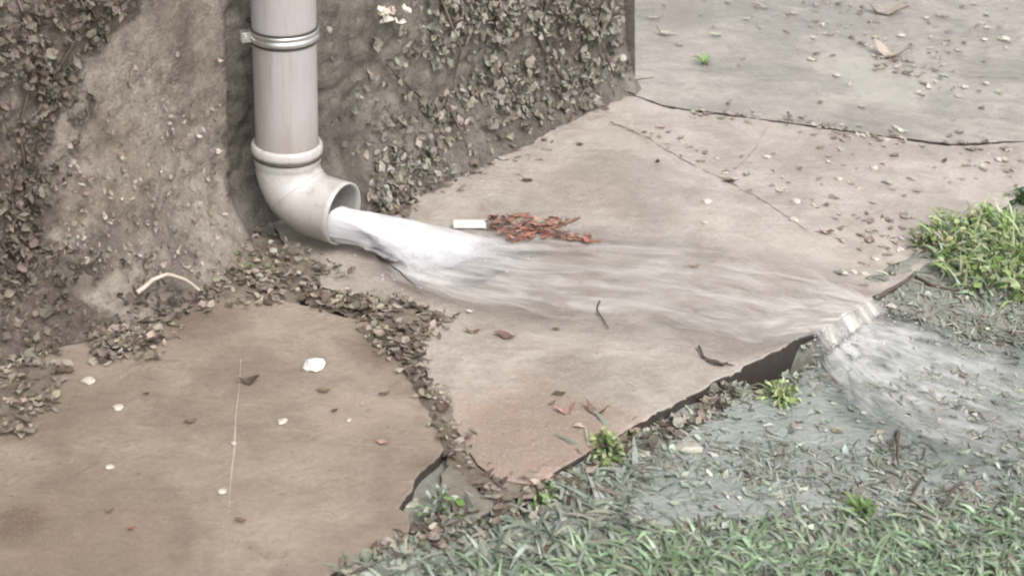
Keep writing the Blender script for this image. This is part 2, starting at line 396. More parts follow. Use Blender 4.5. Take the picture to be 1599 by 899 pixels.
fs = [(j * nu + i, j * nu + i + 1, (j + 1) * nu + i + 1, (j + 1) * nu + i) for j in range(nzv - 1) for i in range(nu - 1)]
b = len(vs)  # back of the house body
D = -WN * 3.0
for i in (0, nu - 1):
    for j in (0, nzv - 1): vs.append(Vector(vs[j * nu + i]) + D)
rc = [j * nu + nu - 1 for j in range(nzv)]; lc = [j * nu for j in range(nzv)]
fs.append(tuple(rc + [b + 3, b + 2])); fs.append(tuple(lc[::-1] + [b, b + 1])); fs.append((b, b + 2, b + 3, b + 1))
fs.append(tuple([(nzv - 1) * nu + i for i in range(nu)][::-1] + [b + 1, b + 3]))
clean += [.5] * 4; drab += [1] * 4
me = bpy.data.meshes.new('house_wall'); me.from_pydata([tuple(v) for v in vs], [], fs)
for nme, dat in (('clean', clean), ('drab', drab)):
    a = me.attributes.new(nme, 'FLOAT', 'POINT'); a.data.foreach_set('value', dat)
me.polygons.foreach_set('use_smooth', [len(p.vertices) == 4 for p in me.polygons])
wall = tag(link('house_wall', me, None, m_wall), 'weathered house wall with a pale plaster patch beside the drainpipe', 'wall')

# ---------------------------------------------------------------- drainpipe
PR = .0515
dp = bpy.data.objects.new('drainpipe', None); S.collection.objects.link(dp); dp.location = PIPE
tag(dp, 'pale grey plastic drainpipe with a round elbow outlet, fixed to the wall', 'drainpipe')
def lathe(mb, prof, n=64, c=(0, 0, 0), closed=False):
    vs = []; fs = []; m = len(prof)
    for r, z in prof:
        for k in range(n):
            t = 2 * math.pi * k / n; vs.append((c[0] + r * math.cos(t), c[1] + r * math.sin(t), c[2] + z))
    for i in range(m if closed else m - 1):
        j = (i + 1) % m
        for k in range(n): fs.append((i * n + k, i * n + (k + 1) % n, j * n + (k + 1) % n, j * n + k))
    mb.add(vs, fs)
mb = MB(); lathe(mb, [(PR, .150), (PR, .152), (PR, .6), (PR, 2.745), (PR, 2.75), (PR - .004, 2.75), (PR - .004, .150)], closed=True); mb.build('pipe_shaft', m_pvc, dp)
# elbow: socket, bend and short outlet, with wall thickness
ring = []
RB = .066; zc = .072 + RB
cl = [(Vector((0, 0, z)), Vector((0, 0, -1))) for z in (.168, .155, .142)]
for i in range(0, 15):
    t = i / 14 * R_(88.3)
    # slightly mitred bend: quantised into three facets near the seams
    tt = t
    cl.append((AH * (RB - RB * math.cos(tt)) + Vector((0, 0, zc - RB * math.sin(tt))), (AH * math.sin(tt) - Vector((0, 0, 1)) * math.cos(tt)).normalized()))
end = cl[-1][0]
for s in (.012, .024, .036, .0455): cl.append((end + A * s, A.copy()))
side = AH.cross(Vector((0, 0, 1))).normalized()
def sweep(mb, rads, inner):
    n = 64; vs = []; fs = []; rows = [(c, d, r) for (c, d), r in zip(cl, rads)] + [(c, d, r - .0035) for (c, d), r in list(zip(cl, rads))[::-1]]
    for c, d, r in rows:
        b_ = side.cross(d).normalized()
        for k in range(n):
            t = 2 * math.pi * k / n; vs.append(c + (side * math.cos(t) + b_ * math.sin(t)) * r)
    m = len(rows)
    for i in range(m):
        j = (i + 1) % m
        for k in range(n): fs.append((i * n + k, i * n + (k + 1) % n, j * n + (k + 1) % n, j * n + k))
    mb.add(vs, fs)
nc = len(cl); rads = []
for i in range(nc):
    r = .0535 if i > 2 else .0555
    if i in (9, 10): r += .0008
    rads.append(r)
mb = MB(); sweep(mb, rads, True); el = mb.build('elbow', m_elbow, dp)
mb = MB(); c9, d9 = cl[10]
b_ = side.cross(d9).normalized()
tube(mb, [c9 + (side * math.cos(t) + b_ * math.sin(t)) * .0539 for t in [2 * math.pi * k / 48 for k in range(49)]], .0012, 6, cap=False); mb.build('seam', m_elbow, el)
mb = MB(); lathe(mb, [(.0545, .158), (.0585, .157), (.0592, .163), (.0590, .170), (.0565, .1745), (.0530, .1755), (.0519, .1735), (.0519, .160)], closed=True); mb.build('collar', m_elbow, dp)
mb = MB(); lathe(mb, [(.0548, .1515), (.0575, .1518), (.0578, .1560), (.0548, .1563)], closed=True); mb.build('rubber_seal', m_rust, dp)
# clamp: two steel beads with a dark gap, ears and a bolt, tilted a little
clm = bpy.data.objects.new('clamp_band', None)
mb = MB(); lathe(mb, [(.0517, -.0085), (.0548, -.0085), (.0562, -.0065), (.0562, -.002), (.0548, 0), (.0535, .0012), (.0545, .0028), (.0555, .004), (.0555, .0075), (.0540, .009), (.0517, .009)], closed=True)
clamp = mb.build('pipe_clamp', m_metal, dp); clamp.location = (0, 0, .362); clamp.rotation_euler = (R_(1.0), R_(-1.5), 0)
mb = MB(); lathe(mb, [(.0518, -.013), (.0532, -.0128), (.0532, -.009), (.0518, -.009)], closed=True); lathe(mb, [(.0518, .0098), (.0540, .0098), (.0540, .0125), (.0518, .0125)], closed=True); mb.build('rubber_lining', m_rust, clamp)
ea = (-RT * .9 + BACK * .35); ea.z = 0; ea.normalize()   # the ears stick out on the left of the pipe
eb = Vector((-ea.y, ea.x, 0))
def box(mb, c, a, bb, cc, sx, sy, sz, col=None):
    vs = [c + a * (i * sx) + bb * (j * sy) + cc * (k * sz) for i in (-.5, .5) for j in (-.5, .5) for k in (-.5, .5)]
    mb.add(vs, [(0, 1, 3, 2), (4, 6, 7, 5), (0, 4, 5, 1), (2, 3, 7, 6), (0, 2, 6, 4), (1, 5, 7, 3)], col)
Zv = Vector((0, 0, 1))
for sg in (-1, 1):
    mb = MB(); box(mb, ea * .0615 + eb * (.0055 * sg), ea, eb, Zv, .016, .0024, .017); mb.build('clamp_ear', m_metal, clamp, smooth=False)
mb = MB(); tube(mb, [ea * .063 - eb * .013, ea * .063 + eb * .014], .0024, 8); tube(mb, [ea * .063 - eb * .013, ea * .063 - eb * .009], .0052, 6); tube(mb, [ea * .063 + eb * .009, ea * .063 + eb * .0125], .0048, 6); mb.build('bolt', m_metal, clamp, smooth=False)
mb = MB(); tube(mb, [-WN * .052, -WN * .10], .005, 8); mb.build('wall_rod', m_rust, clamp)

# ---------------------------------------------------------------- water
JD = A.copy()
def foam_mat(name, alpha_lo, alpha_hi, col=(.86, .86, .88), streak=(3, 30), gloss=1.0):
    m, T, N, L, B = mat(name)
    co = coords(N, L, (streak[0], streak[1], streak[1]), 0, 'UV')
    x = nz(N, L, co, 1, 7, .62, .5); al = attr(N, 'alpha').outputs['Fac']
    B.inputs['Base Color'].default_value = (*col, 1); B.inputs['Roughness'].default_value = .45; B.inputs['Specular IOR Level'].default_value = .3
    tp = N.new('ShaderNodeBsdfTransparent'); tp.inputs[0].default_value = (.97, .975, .98, 1)
    gl = N.new('ShaderNodeBsdfGlossy'); gl.inputs['Roughness'].default_value = .16
    fr = N.new('ShaderNodeFresnel'); fr.inputs[0].default_value = 1.33
    bp = N.new('ShaderNodeBump'); bp.inputs['Strength'].default_value = .6; bp.inputs['Distance'].default_value = .008; L.new(x, bp.inputs['Height'])
    for nn in (gl, fr, B): L.new(bp.outputs[0], nn.inputs['Normal'])
    fi = N.new('ShaderNodeMixShader'); L.new(mth(N, L, 'MULTIPLY', fr.outputs[0], mth(N, L, 'MINIMUM', mth(N, L, 'MULTIPLY', al, 4 * gloss), gloss)), fi.inputs[0]); L.new(tp.outputs[0], fi.inputs[1]); L.new(gl.outputs[0], fi.inputs[2])
    k = mth(N, L, 'ADD', al, mth(N, L, 'MULTIPLY', mth(N, L, 'SUBTRACT', x, .5), 1.5))
    f = ramp(N, L, k, [(alpha_lo, 0), (alpha_hi, 1)])
    f = mth(N, L, 'MULTIPLY', f, mth(N, L, 'MINIMUM', mth(N, L, 'MULTIPLY', al, 3), 1.0))
    tl = N.new('ShaderNodeBsdfTranslucent'); tl.inputs[0].default_value = (*col, 1); mb_ = N.new('ShaderNodeMixShader'); mb_.inputs[0].default_value = .0; L.new(B.outputs[0], mb_.inputs[1]); L.new(tl.outputs[0], mb_.inputs[2])
    ms = N.new('ShaderNodeMixShader'); L.new(f, ms.inputs[0]); L.new(fi.outputs[0], ms.inputs[1]); L.new(mb_.outputs[0], ms.inputs[2])
    L.new(ms.outputs[0], N['Material Output'].inputs[0]); return m
m_foam = foam_mat('white_foaming_water', .0, 1.15, (.62, .605, .62), (2.2, 8), .05); m_film = foam_mat('shallow_running_water', .2, 1.6, (.58, .54, .51), (7, 11), .9)
# jet: a heavy arc out of the lower two thirds of the outlet, landing on the slab and running out
JE = G(800, 425)
def jet_sec(t):
    c = O.lerp(JE, t) + WD * (.012 * math.sin(math.pi * t)); c0_ = O - AH * .012
    if t < .12: c = c0_.lerp(c, t / .12)
    s = t * .30
    drop = min(.052, .7 * s * s + .14 * s)
    hw = .033 + .080 * sm(.05, .75, t); hh = .025 * (1 - sm(.1, .85, t)) + .004
    return Vector((c.x, c.y, max(.042 - drop * .8, .002) + .003)), hw, hh
def grid_mesh(name, fn, nu_, nv_, m, closed_v=False, parent=None):
    vs = []; al = []; uv = []
    for i in range(nu_):
        for j in range(nv_):
            p, a = fn(i / (nu_ - 1), j / (nv_ if closed_v else nv_ - 1)); vs.append(tuple(p)); al.append(a); uv.append((i / (nu_ - 1), j / nv_))
    fs = []
    for i in range(nu_ - 1):
        for j in range(nv_ if closed_v else nv_ - 1):
            k = (j + 1) % nv_; fs.append((i * nv_ + j, i * nv_ + k, (i + 1) * nv_ + k, (i + 1) * nv_ + j))
    me = bpy.data.meshes.new(name); me.from_pydata(vs, [], fs)
    a_ = me.attributes.new('alpha', 'FLOAT', 'POINT'); a_.data.foreach_set('value', al)
    ul = me.uv_layers.new(name='UVMap')
    for lp in me.loops: ul.data[lp.index].uv = uv[lp.vertex_index]
    me.polygons.foreach_set('use_smooth', [True] * len(me.polygons)); return link(name, me, parent, m)
def z_ok(sa, t): return sa > -.55 or t < .4
def jetf(k, amp):
    def f(t, v):
        c, hw, hh = jet_sec(t); a = 2 * math.pi * v
        y = math.cos(a) * hw * k; zz = math.sin(a) * hh * k
        q = c + WD * y * -1 + Zv * (zz + hh * .2)
        nn = fbm(t * 3, math.cos(a) * 1.2 + 5, 2.2, math.sin(a) * .8) * amp * (.3 + t * 1.2)
        q += WD * nn * math.cos(a) + Zv * nn * .45
        if q.z < .0035: q.z = .0035 + .0006 * math.cos(a)
        al = (.84 - .84 * sm(.40, .95, t)) * (1 - (.35 + .65 * sm(.05, .4, t)) * abs(math.cos(a)) ** 2.6) * (1 if z_ok(math.sin(a), t) else .0)
        return q, al
    return f
jet = grid_mesh('water_jet', jetf(1.0, .016), 70, 40, m_foam, True)
tag(jet, 'white foaming water gushing from the drainpipe elbow onto the slab', 'water jet')
grid_mesh('jet_core', jetf(.78, .012), 50, 30, m_foam, True, jet)
# thin sheet running over the slab to its edge and spilling on the lawn
TOPL = [(620, 362), (760, 352), (950, 352), (1150, 372), (1290, 410), (1385, 456)]
BOTL = [(575, 430), (690, 485), (850, 530), (1000, 545), (1150, 570), (1262, 533)]
def along(pl, t):
    k = t * (len(pl) - 1); i = min(int(k), len(pl) - 2); f = k - i; return G(pl[i][0] * (1 - f) + pl[i + 1][0] * f, pl[i][1] * (1 - f) + pl[i + 1][1] * f)
def filmf(t, v):
    a = along(TOPL, t); b_ = along(BOTL, t); p = a.lerp(b_, v)
    p.z = .0042 + .0018 * fbm(p.x * .6, p.y, 22, 8) + .0004
    p.z = max(p.z, .0022)
    ed = min(v, 1 - v) * 4
    return p, max(0, min(1, ed)) * (1.05 - .62 * sm(.04, .42, t) + .2 * sm(.7, 1, t)) * sm(0, .10, t)
film = grid_mesh('water', filmf, 110, 60, m_film); tag(film, kind='structure')
def fallf(t, v):
    a = G(1372, 462); b_ = G(1262, 533); p = a.lerp(b_, v); s = t * (.20 + .1 * fbm(v * 4, 1, 1.5, 2))
    p = p + EN * (s * (.8 + .5 * fbm(v * 3, 0, 2, 3)) - .006) ; p.z = .005 - min(.019, 1.5 * max(0, s - .003) ** 1.3) + .0022 * fbm(v * 4, t * 2, 3, 9) * sm(.02, .2, t)
    return p, (.62 - .5 * sm(.15, 1, t)) * min(1, min(v, 1 - v) * 5 + .05) * (1 + .5 * fbm(v * 9, t * 2, 1, 4))
m_spill = foam_mat('creamy_spilling_water', .1, 1.35, (.54, .51, .475), (2.5, 16))
fall = grid_mesh('spilling_water', fallf, 50, 50, m_spill)
tag(fall, 'creamy sheet of water spilling over the slab edge onto the flooded lawn', 'spilling water')
TS = [(1375, 470), (1480, 482), (1620, 510), (1800, 555)]; BS = [(1262, 560), (1310, 640), (1420, 720), (1700, 800)]
def streamf(t, v):
    p = along(TS, t).lerp(along(BS, t), v); p.z = -.0120 + .0022 * fbm(p.x, p.y, 16, 8) - .003 * t
    return p, max(0, min(1, min(v, 1 - v) * 3.5)) * (.85 - .45 * t) * sm(0, .05, t) * sm(1, .8, t)
m_stream = foam_mat('milky_shallow_stream', .25, 1.5, (.50, .50, .49), (6, 14), 1.0)
tag(grid_mesh('water', streamf, 110, 70, m_stream), kind='structure')
# puddle on the lawn
def puddle_mat():
    m, T, N, L, B = mat('flooded_lawn_water'); co = coords(N, L, (1, 1.6, 1))
    x = nz(N, L, co, 38, 6, .6, 1.2); y = nz(N, L, co, 9, 7, .68, 1)
    c = mix(N, L, ramp(N, L, y, [(.35, 0), (.65, 1)]), (.30, .335, .30), (.44, .465, .44)); L.new(c, B.inputs['Base Color'])
    B.inputs['Roughness'].default_value = .14; B.inputs['Specular IOR Level'].default_value = .6
    bump(N, L, B, x, .8, .010)
    tp = N.new('ShaderNodeBsdfTransparent'); ms = N.new('ShaderNodeMixShader'); ms.inputs[0].default_value = .62
    L.new(tp.outputs[0], ms.inputs[1]); L.new(B.outputs[0], ms.inputs[2]); L.new(ms.outputs[0], N['Material Output'].inputs[0]); return m
PUD = [(1285, 575), (1290, 540), (1330, 505), (1400, 470), (1520, 470), (1700, 480), (1900, 560), (1850, 770), (1500, 785), (1250, 800), (1080, 830), (900, 830), (940, 740), (1050, 700), (1140, 640), (1230, 610)]
me = bpy.data.meshes.new('puddle'); pp = [G(x, y, -.018) for x, y in PUD]
pp2 = []
for i in range(len(pp)):
    for k in range(12):
        q = pp[i].lerp(pp[(i + 1) % len(pp)], k / 12); pp2.append((q.x + .035 * fbm(q.x, q.y, 14, 1), q.y + .035 * fbm(q.x, q.y, 14, 5), -.0165))
me.from_pydata(pp2, [], [tuple(range(len(pp2)))[::-1]]); me.update()
if me.polygons[0].normal.z < 0: me.flip_normals()
tag(link('puddle', me, None, puddle_mat()), kind='structure')

# ---------------------------------------------------------------- leaf litter and creeper
DRY = [(.20, .168, .132), (.25, .213, .17), (.14, .113, .088), (.31, .268, .218), (.105, .083, .064)]
m_mud = dirt('litter_mud', (.12, .098, .076), (.17, .14, .112), (.215, .18, .148), .9, .008, .3)
def poly_d(x, y, poly): return min(seg_d(x, y, poly[i], poly[(i + 1) % len(poly)]) for i in range(len(poly)))
def mud(poly, hgt, pad=6):
    """a low lumpy bed of decayed leaf mud, highest in the middle of its outline, below the slab surface outside it"""
    pts = [G(x, y) for x, y in poly]; x0 = min(p.x for p in pts) - .03; x1 = max(p.x for p in pts) + .03; y0 = min(p.y for p in pts) - .03; y1 = max(p.y for p in pts) + .03
    st_ = .006; nx_ = int((x1 - x0) / st_) + 2; ny_ = int((y1 - y0) / st_) + 2; vs = []; ok = []
    for j in range(ny_):
        for i in range(nx_):
            x, y = x0 + i * st_, y0 + j * st_; px, py = P(Vector((x, y, 0))); jx = px + 16 * fbm(x, y, 20, 41); jy = py + 10 * fbm(x, y, 20, 43)
            d = poly_d(jx, jy, poly) * (1 if inside(jx, jy, poly) else -1)
            z = -.004 + (hgt + .004) * sm(-4, 26, d) + (.5 * hgt) * fbm(x, y, 45, 6) * sm(0, 15, d); vs.append((x, y, z)); ok.append(d > -5)
    fs = [(j * nx_ + i, j * nx_ + i + 1, (j + 1) * nx_ + i + 1, (j + 1) * nx_ + i) for j in range(ny_ - 1) for i in range(nx_ - 1) if ok[j * nx_ + i]]
    return vs, fs
def litter(name, spots, label, cols=DRY, size=(.006, .022), tilt=.35, lift=.009, kind='stuff', cat=None, bedh=.006, soft=True):
    mb = MB(); bed = MB()
    for poly, n in spots:
        if bedh: bed.add(*mud(poly, bedh))
        for _ in range(n):
            x, y = rnd_in(poly); p = G(x, y)
            if soft:
                x += random.gauss(0, 9); y += random.gauss(0, 6); p = G(x, y)
                if fbm(p.x, p.y, 22, 51) < -.15 and random.random() < .6: continue
            p.z = random.uniform(.001, lift)
            ln = random.uniform(*size)
            leaf(mb, p, rnorm(tilt * .75), rhead(), ln, ln * random.uniform(.25, .8), random.uniform(-.15, .2), random.uniform(-.3, .5), jit(random.choice(cols)))
    o = mb.build(name, m_leaf)
    if bedh: bed.build('mud_bed', m_mud, o)
    return tag(o, label, cat or 'leaf litter', kind=kind)
litter('leaf_litter', [([(590, 468), (640, 462), (695, 500), (690, 515), (665, 540), (655, 600), (628, 590), (620, 540), (580, 500)], 420), ([(500, 470), (560, 478), (620, 520), (640, 600), (618, 560), (560, 500)], 230), ([(480, 445), (540, 452), (600, 470), (600, 492), (540, 486), (470, 472)], 120),
                       ([(640, 590), (680, 600), (720, 640), (700, 700), (665, 650)], 45), ([(670, 660), (720, 670), (750, 730), (830, 750), (820, 775), (760, 775), (700, 720)], 90)],
       'brown leaf litter filling the crack between the slabs', lift=.010)
litter('leaf_litter', [([(120, 480), (330, 430), (440, 420), (500, 440), (440, 475), (300, 480), (240, 555), (150, 565)], 900), ([(160, 500), (240, 500), (240, 560), (150, 560)], 260), ([(-20, 540), (100, 560), (90, 620), (40, 680), (-20, 690)], 300), ([(-20, 470), (120, 440), (210, 470), (120, 500), (90, 560), (-20, 550)], 300)],
       'dark leaf litter along the foot of the plaster wall', lift=.013)
litter('leaf_litter', [([(330, 330), (400, 340), (440, 385), (500, 400), (540, 440), (430, 450), (350, 430)], 330)], 'small damp wet leaves heaped under the drainpipe elbow', size=(.007, .018), lift=.022, cols=DRY + [(.14, .16, .09), (.3, .29, .24)])
litter('leaf_litter', [([(555, 240), (660, 205), (690, 290), (640, 340), (575, 345)], 260), ([(560, 290), (620, 300), (650, 345), (590, 350)], 70), ([(640, 250), (980, 95), (985, 150), (850, 200), (680, 310)], 420)],
       'grey leaf litter banked against the wall right of the drainpipe', lift=.018, size=(.008, .024))
litter('leaf_litter', [([(690, 250), (860, 200), (870, 250), (740, 290)], 40), ([(1240, 190), (1420, 205), (1440, 235), (1300, 225)], 60), ([(1340, 60), (1480, 110), (1500, 140), (1370, 110)], 60), ([(980, 0), (1599, 0), (1599, 90), (1200, 60)], 110), ([(1000, 60), (1599, 80), (1599, 200), (1100, 150)], 40), ([(1150, 230), (1560, 260), (1400, 330), (1150, 300)], 50), ([(1480, 200), (1599, 230), (1599, 290), (1500, 260)], 40),
                       ([(1250, 330), (1420, 300), (1450, 420), (1330, 440)], 60), ([(1020, 160), (1260, 185), (1260, 200), (1030, 175)], 30), ([(1000, 180), (1150, 270), (1160, 290), (1000, 210)], 28)],
       'thin scatter of wet leaf scraps over the far paving', lift=.004, tilt=.15, bedh=0, cols=[(.35, .31, .265), (.2, .165, .135), (.42, .375, .33), (.27, .235, .2)], size=(.010, .026))
EDGE = [(515, 895), (640, 835), (700, 810), (780, 790), (850, 752), (960, 688), (1090, 617), (1130, 598)]
mb = MB()
for _ in range(420):
    k = random.random() * (len(EDGE) - 1); i = int(k); f = k - i; x = EDGE[i][0] * (1 - f) + EDGE[i + 1][0] * f; y = EDGE[i][1] * (1 - f) + EDGE[i + 1][1] * f
    p = G(x + random.uniform(-5, 25), y + random.uniform(2, 40), -.02); p.z = soil_h(p.x, p.y) + random.uniform(.0, .012)
    ln = random.uniform(.01, .026); leaf(mb, p, rnorm(.5), rhead(), ln, ln * random.uniform(.35, .75), .2, .4, jit(random.choice(DRY + [(.3, .29, .24), (.2, .21, .16)])))
tag(mb.build('leaf_litter', m_leaf), 'leaf scraps caught in the lawn along the slab edge', 'leaf litter', kind='stuff')

def creeper(name, polys, label, cols, size, stems=()):
    root = None; mb = MB()
    for poly, n, dens in polys:
        for _ in range(n):
            x, y = rnd_in(poly)
            if fbm(x, y, .012, dens, 3) < -.12 and random.random() < .85: continue
            off = .05
            for _k in range(7):
                p0 = wall_hit(x, y, off); u = (p0 - Q).dot(WD); off = .5 * off + .5 * wall_off(u, max(p0.z, 0), x)
            if u > UEND - .004 + .01 * random.random(): continue
            p = wall_hit(x, y, off + random.uniform(.002, .018))
            if p.z < .001: continue
            ln = random.uniform(*size); hd = Vector((random.gauss(0, .6), random.gauss(0, .6), random.gauss(-.5, .7)))
            leaf(mb, p, rnorm(.45, WN + Zv * .25), hd, ln, ln * random.uniform(.25, .8), random.uniform(-.15, .35), random.uniform(-.4, .7), jit(random.choice(cols), .35), .4)
    root = tag(mb.build(name, m_leaf), label, 'creeper')
    if stems:
        for pts, r in stems:
            sb = MB()
            pts = [wall_hit(x, y, wall_off((wall_hit(x, y) - Q).dot(WD), max(0, wall_hit(x, y).z), x) + .008) for x, y in pts]
            tube(sb, pts, r, 6); sb.build('stem', m_twig, root)
    return root
GREYL = [(.20, .18, .148), (.245, .222, .185), (.16, .142, .115), (.12, .104, .084), (.265, .24, .2)]
creeper('dead_creeper', [([(680, 0), (972, -10), (975, 110), (900, 150), (700, 230), (660, 170)], 1300, 3.0), ([(620, -30), (972, -40), (972, 60), (700, 70)], 500, 5.0), ([(590, 10), (640, 0), (700, 60), (640, 100)], 60, 6.), ([(590, 200), (680, 150), (700, 250), (620, 300)], 330, 1.5), ([(660, 230), (800, 150), (985, 90), (985, 150), (850, 200), (720, 260), (640, 330), (570, 345), (580, 250)], 520, 9.5), ([(500, 30), (660, 90), (640, 250), (520, 240)], 130, 7.)],
        'grey dead creeper leaves clinging to the wall right of the drainpipe', GREYL, (.006, .024), [([(600, 95), (630, 128), (665, 160)], .0022), ([(690, 0), (720, 80), (700, 160), (730, 230)], .0025), ([(860, -20), (840, 60), (880, 130)], .0025), ([(950, -20), (930, 50), (960, 120)], .002)])
DARKL = [(.12, .1, .08), (.14, .117, .093), (.085, .07, .055), (.165, .14, .112)]
creeper('dead_creeper', [([(-20, -20), (230, -20), (170, 60), (100, 120), (70, 250), (70, 400), (0, 480), (-20, 480)], 1300, 4.), ([(60, 140), (120, 90), (150, 150), (90, 330), (40, 300)], 200, 8.), ([(-20, 360), (100, 380), (330, 430), (430, 415), (340, 460), (200, 490), (60, 560), (-20, 620)], 600, 12.)],
        'dark brown dead creeper covering the wall left of the plaster patch', DARKL, (.005, .02), [([(20, -20), (60, 80), (30, 200), (50, 330)], .0025), ([(140, -20), (120, 60), (60, 160)], .002)])
creeper('dead_creeper', [([(230, 90), (350, 60), (352, 420), (110, 420), (90, 250), (150, 150)], 330, 2.), ([(110, 250), (352, 330), (352, 430), (100, 430)], 260, 3.)], 'few small dry creeper leaves stuck on the pale plaster patch', [(.26, .22, .185), (.2, .165, .135), (.34, .3, .26)], (.004, .013))
mb = MB()
for _ in range(16):
    x, y = 605 + random.uniform(-12, 32), 22 + random.uniform(-14, 12); p = wall_hit(x, y, .03); leaf(mb, p, rnorm(.6, WN + Zv * .4), rhead(), random.uniform(.012, .022), .012, .3, .5, jit((.6, .55, .48), .12))
tag(mb.build('dry_flower', m_leaf), 'pale dry flower head caught on the wall at the upper right of the pipe', 'flower')

# ---------------------------------------------------------------- grass
def blade(mb, p, head, ln, wd, elev, droop, col):
    s = Vector((-head.y, head.x, 0)); vs = []; fs = []; q = p.copy(); n = 5
    for i in range(n):
        t = i / (n - 1); k = wd * .5 * (1 - t ** 2.2) + .0003; vs += [q - s * k + Zv * k * .3, q + s * k - Zv * k * .3]
        e = elev - droop * t; q = q + (head * math.cos(e) + Zv * math.sin(e)) * ln / (n - 1)
        g_ = soil_h(q.x, q.y) + .003
        if q.z < g_: q.z = g_
    for i in range(n - 1): fs.append((2 * i, 2 * i + 1, 2 * i + 3, 2 * i + 2))
    mb.add(vs, fs, col)
GR = [(.23, .32, .19), (.28, .37, .235), (.33, .41, .28), (.18, .25, .15)]
GG = [(.245, .28, .225), (.30, .33, .275), (.36, .38, .33), (.18, .205, .16), (.30, .295, .245)]
def grass(name, spots, label, cols, ln=(.03, .075), wd=(.003, .007), el=(.5, 1.3), dr=(.8, 2.2), z0=None, dead=.0):
    mb = MB()
    for poly, n in spots:
        for _ in range(n):
            x, y = rnd_in(poly); p = G(x, y, -.03)
            if edge_side(p.x, p.y) < (.004 if ln[1] < .04 else .03 * random.random() + .012): continue
            p.z = soil_h(p.x, p.y) - .002
            blade(mb, p, rhead(), random.uniform(*ln), random.uniform(*wd), random.uniform(*el), random.uniform(*dr), jit(random.choice(DRY if random.random() < dead else cols), .3))
    return tag(mb.build(name, m_grass), label, 'grass', kind='stuff')
grass('grass', [([(480, 1060), (640, 930), (900, 870), (1000, 840), (1250, 825), (1450, 815), (1700, 790), (1800, 1060)], 3000), ([(900, 880), (1700, 830), (1750, 1000), (850, 1000)], 1900)], 'green wet grass along the near side of the flooded lawn', GR + GG[:2], ln=(.018, .05), wd=(.002, .006), el=(.2, 1.0), dead=.05)
grass('grass', [([(520, 900), (650, 838), (780, 795), (880, 745), (960, 695), (1000, 740), (1000, 820), (800, 880), (560, 960)], 1500)], 'grey green flattened grass beside the broken slab edge', GG, ln=(.02, .065), wd=(.003, .008), el=(.1, .6), dr=(.4, 1.5), dead=.06)
grass('grass', [([(880, 760), (1000, 680), (1160, 600), (1280, 570), (1600, 480), (1750, 500), (1750, 800), (1000, 850)], 1500), ([(1250, 480), (1420, 440), (1600, 460), (1700, 560), (1400, 570)], 500), ([(900, 790), (1000, 690), (1170, 610), (1300, 560), (1600, 470), (1750, 500), (1750, 830), (1000, 860)], 1900)],
      'sparse grey blades lying half drowned in the flooded lawn', GG + [(.32, .32, .28)], ln=(.010, .034), wd=(.0015, .004), el=(.05, .5), dr=(.3, 1.3), dead=.08)
grass('grass', [([(1420, 420), (1500, 380), (1620, 340), (1800, 300), (1800, 500), (1500, 490)], 900)], 'short grass under the bright weed patch beside the slab', GR + GG, ln=(.02, .05), dead=.1)
mb = MB()
for _ in range(700):
    x, y = rnd_in([(900, 740), (1160, 590), (1400, 470), (1700, 480), (1750, 820), (1000, 860)]); p = G(x, y, -.03)
    if edge_side(p.x, p.y) < .01: continue
    if soil_h(p.x, p.y) < -.032: continue
    p.z = max(soil_h(p.x, p.y), -.0165) + .002; ln = random.uniform(.006, .02)
    leaf(mb, p, rnorm(.25), rhead(), ln, ln * .5, .1, .3, jit(random.choice(GG + GG + DRY[:2] + [(.44, .43, .39)])))
tag(mb.build('lawn_litter', m_leaf), 'shredded leaf bits floating over the flooded lawn', 'leaf litter', kind='stuff')

# ---------------------------------------------------------------- weeds (things)
def weed(px, py, rad, n, label, cols, name='weed', size=(.010, .02), h=.03, cat='weed', zb=None):
    c = G(px, py, -.02); 
    if edge_side(c.x, c.y) < 0: c = G(px, py, 0)
    c.z = zb if zb is not None else (0 if edge_side(c.x, c.y) < 0 else soil_h(c.x, c.y))
    lf = MB(); st = lf
    for _ in range(n):
        t = random.uniform(0, 6.283); r = rad * math.sqrt(random.random()); q = c + Vector((math.cos(t) * r, math.sin(t) * r, 0))
        q.z += h * random.uniform(.35, 1) * (1.05 - .6 * (r / rad) ** 2)
        if random.random() < .4:
            hd = Vector((math.cos(t), math.sin(t), 0)); blade(lf, c + hd * r * .4, hd, random.uniform(.015, .035), .0035, random.uniform(.5, 1.3), 1.2, jit(random.choice(cols), .3)); continue
        ln = random.uniform(*size) * .8; leaf(lf, q, rnorm(.5, Zv + Vector((0, -.25, 0))), Vector((math.cos(t), math.sin(t), -.2)), ln, ln * random.uniform(.3, .65), random.uniform(-.15, .2), random.uniform(0, .5), jit(random.choice(cols), .25))
        if random.random() < .5: tube(st, [c + (q - c) * .25 * Vector((1, 1, 0)).length / 1.4, c.lerp(q, .6), q], .0009, 4, (.12, .17, .07))
    o = lf.build(name, m_weed, origin=tuple(c)); return tag(o, label, cat, 'weeds in and beside the paving')
BR = [(.27, .35, .13), (.34, .42, .19), (.19, .26, .10), (.42, .48, .27), (.3, .31, .18)]
MG = [(.14, .24, .07), (.2, .31, .11), (.1, .17, .05)]
lf = MB(); st = lf; c0 = G(1560, 410, -.01)
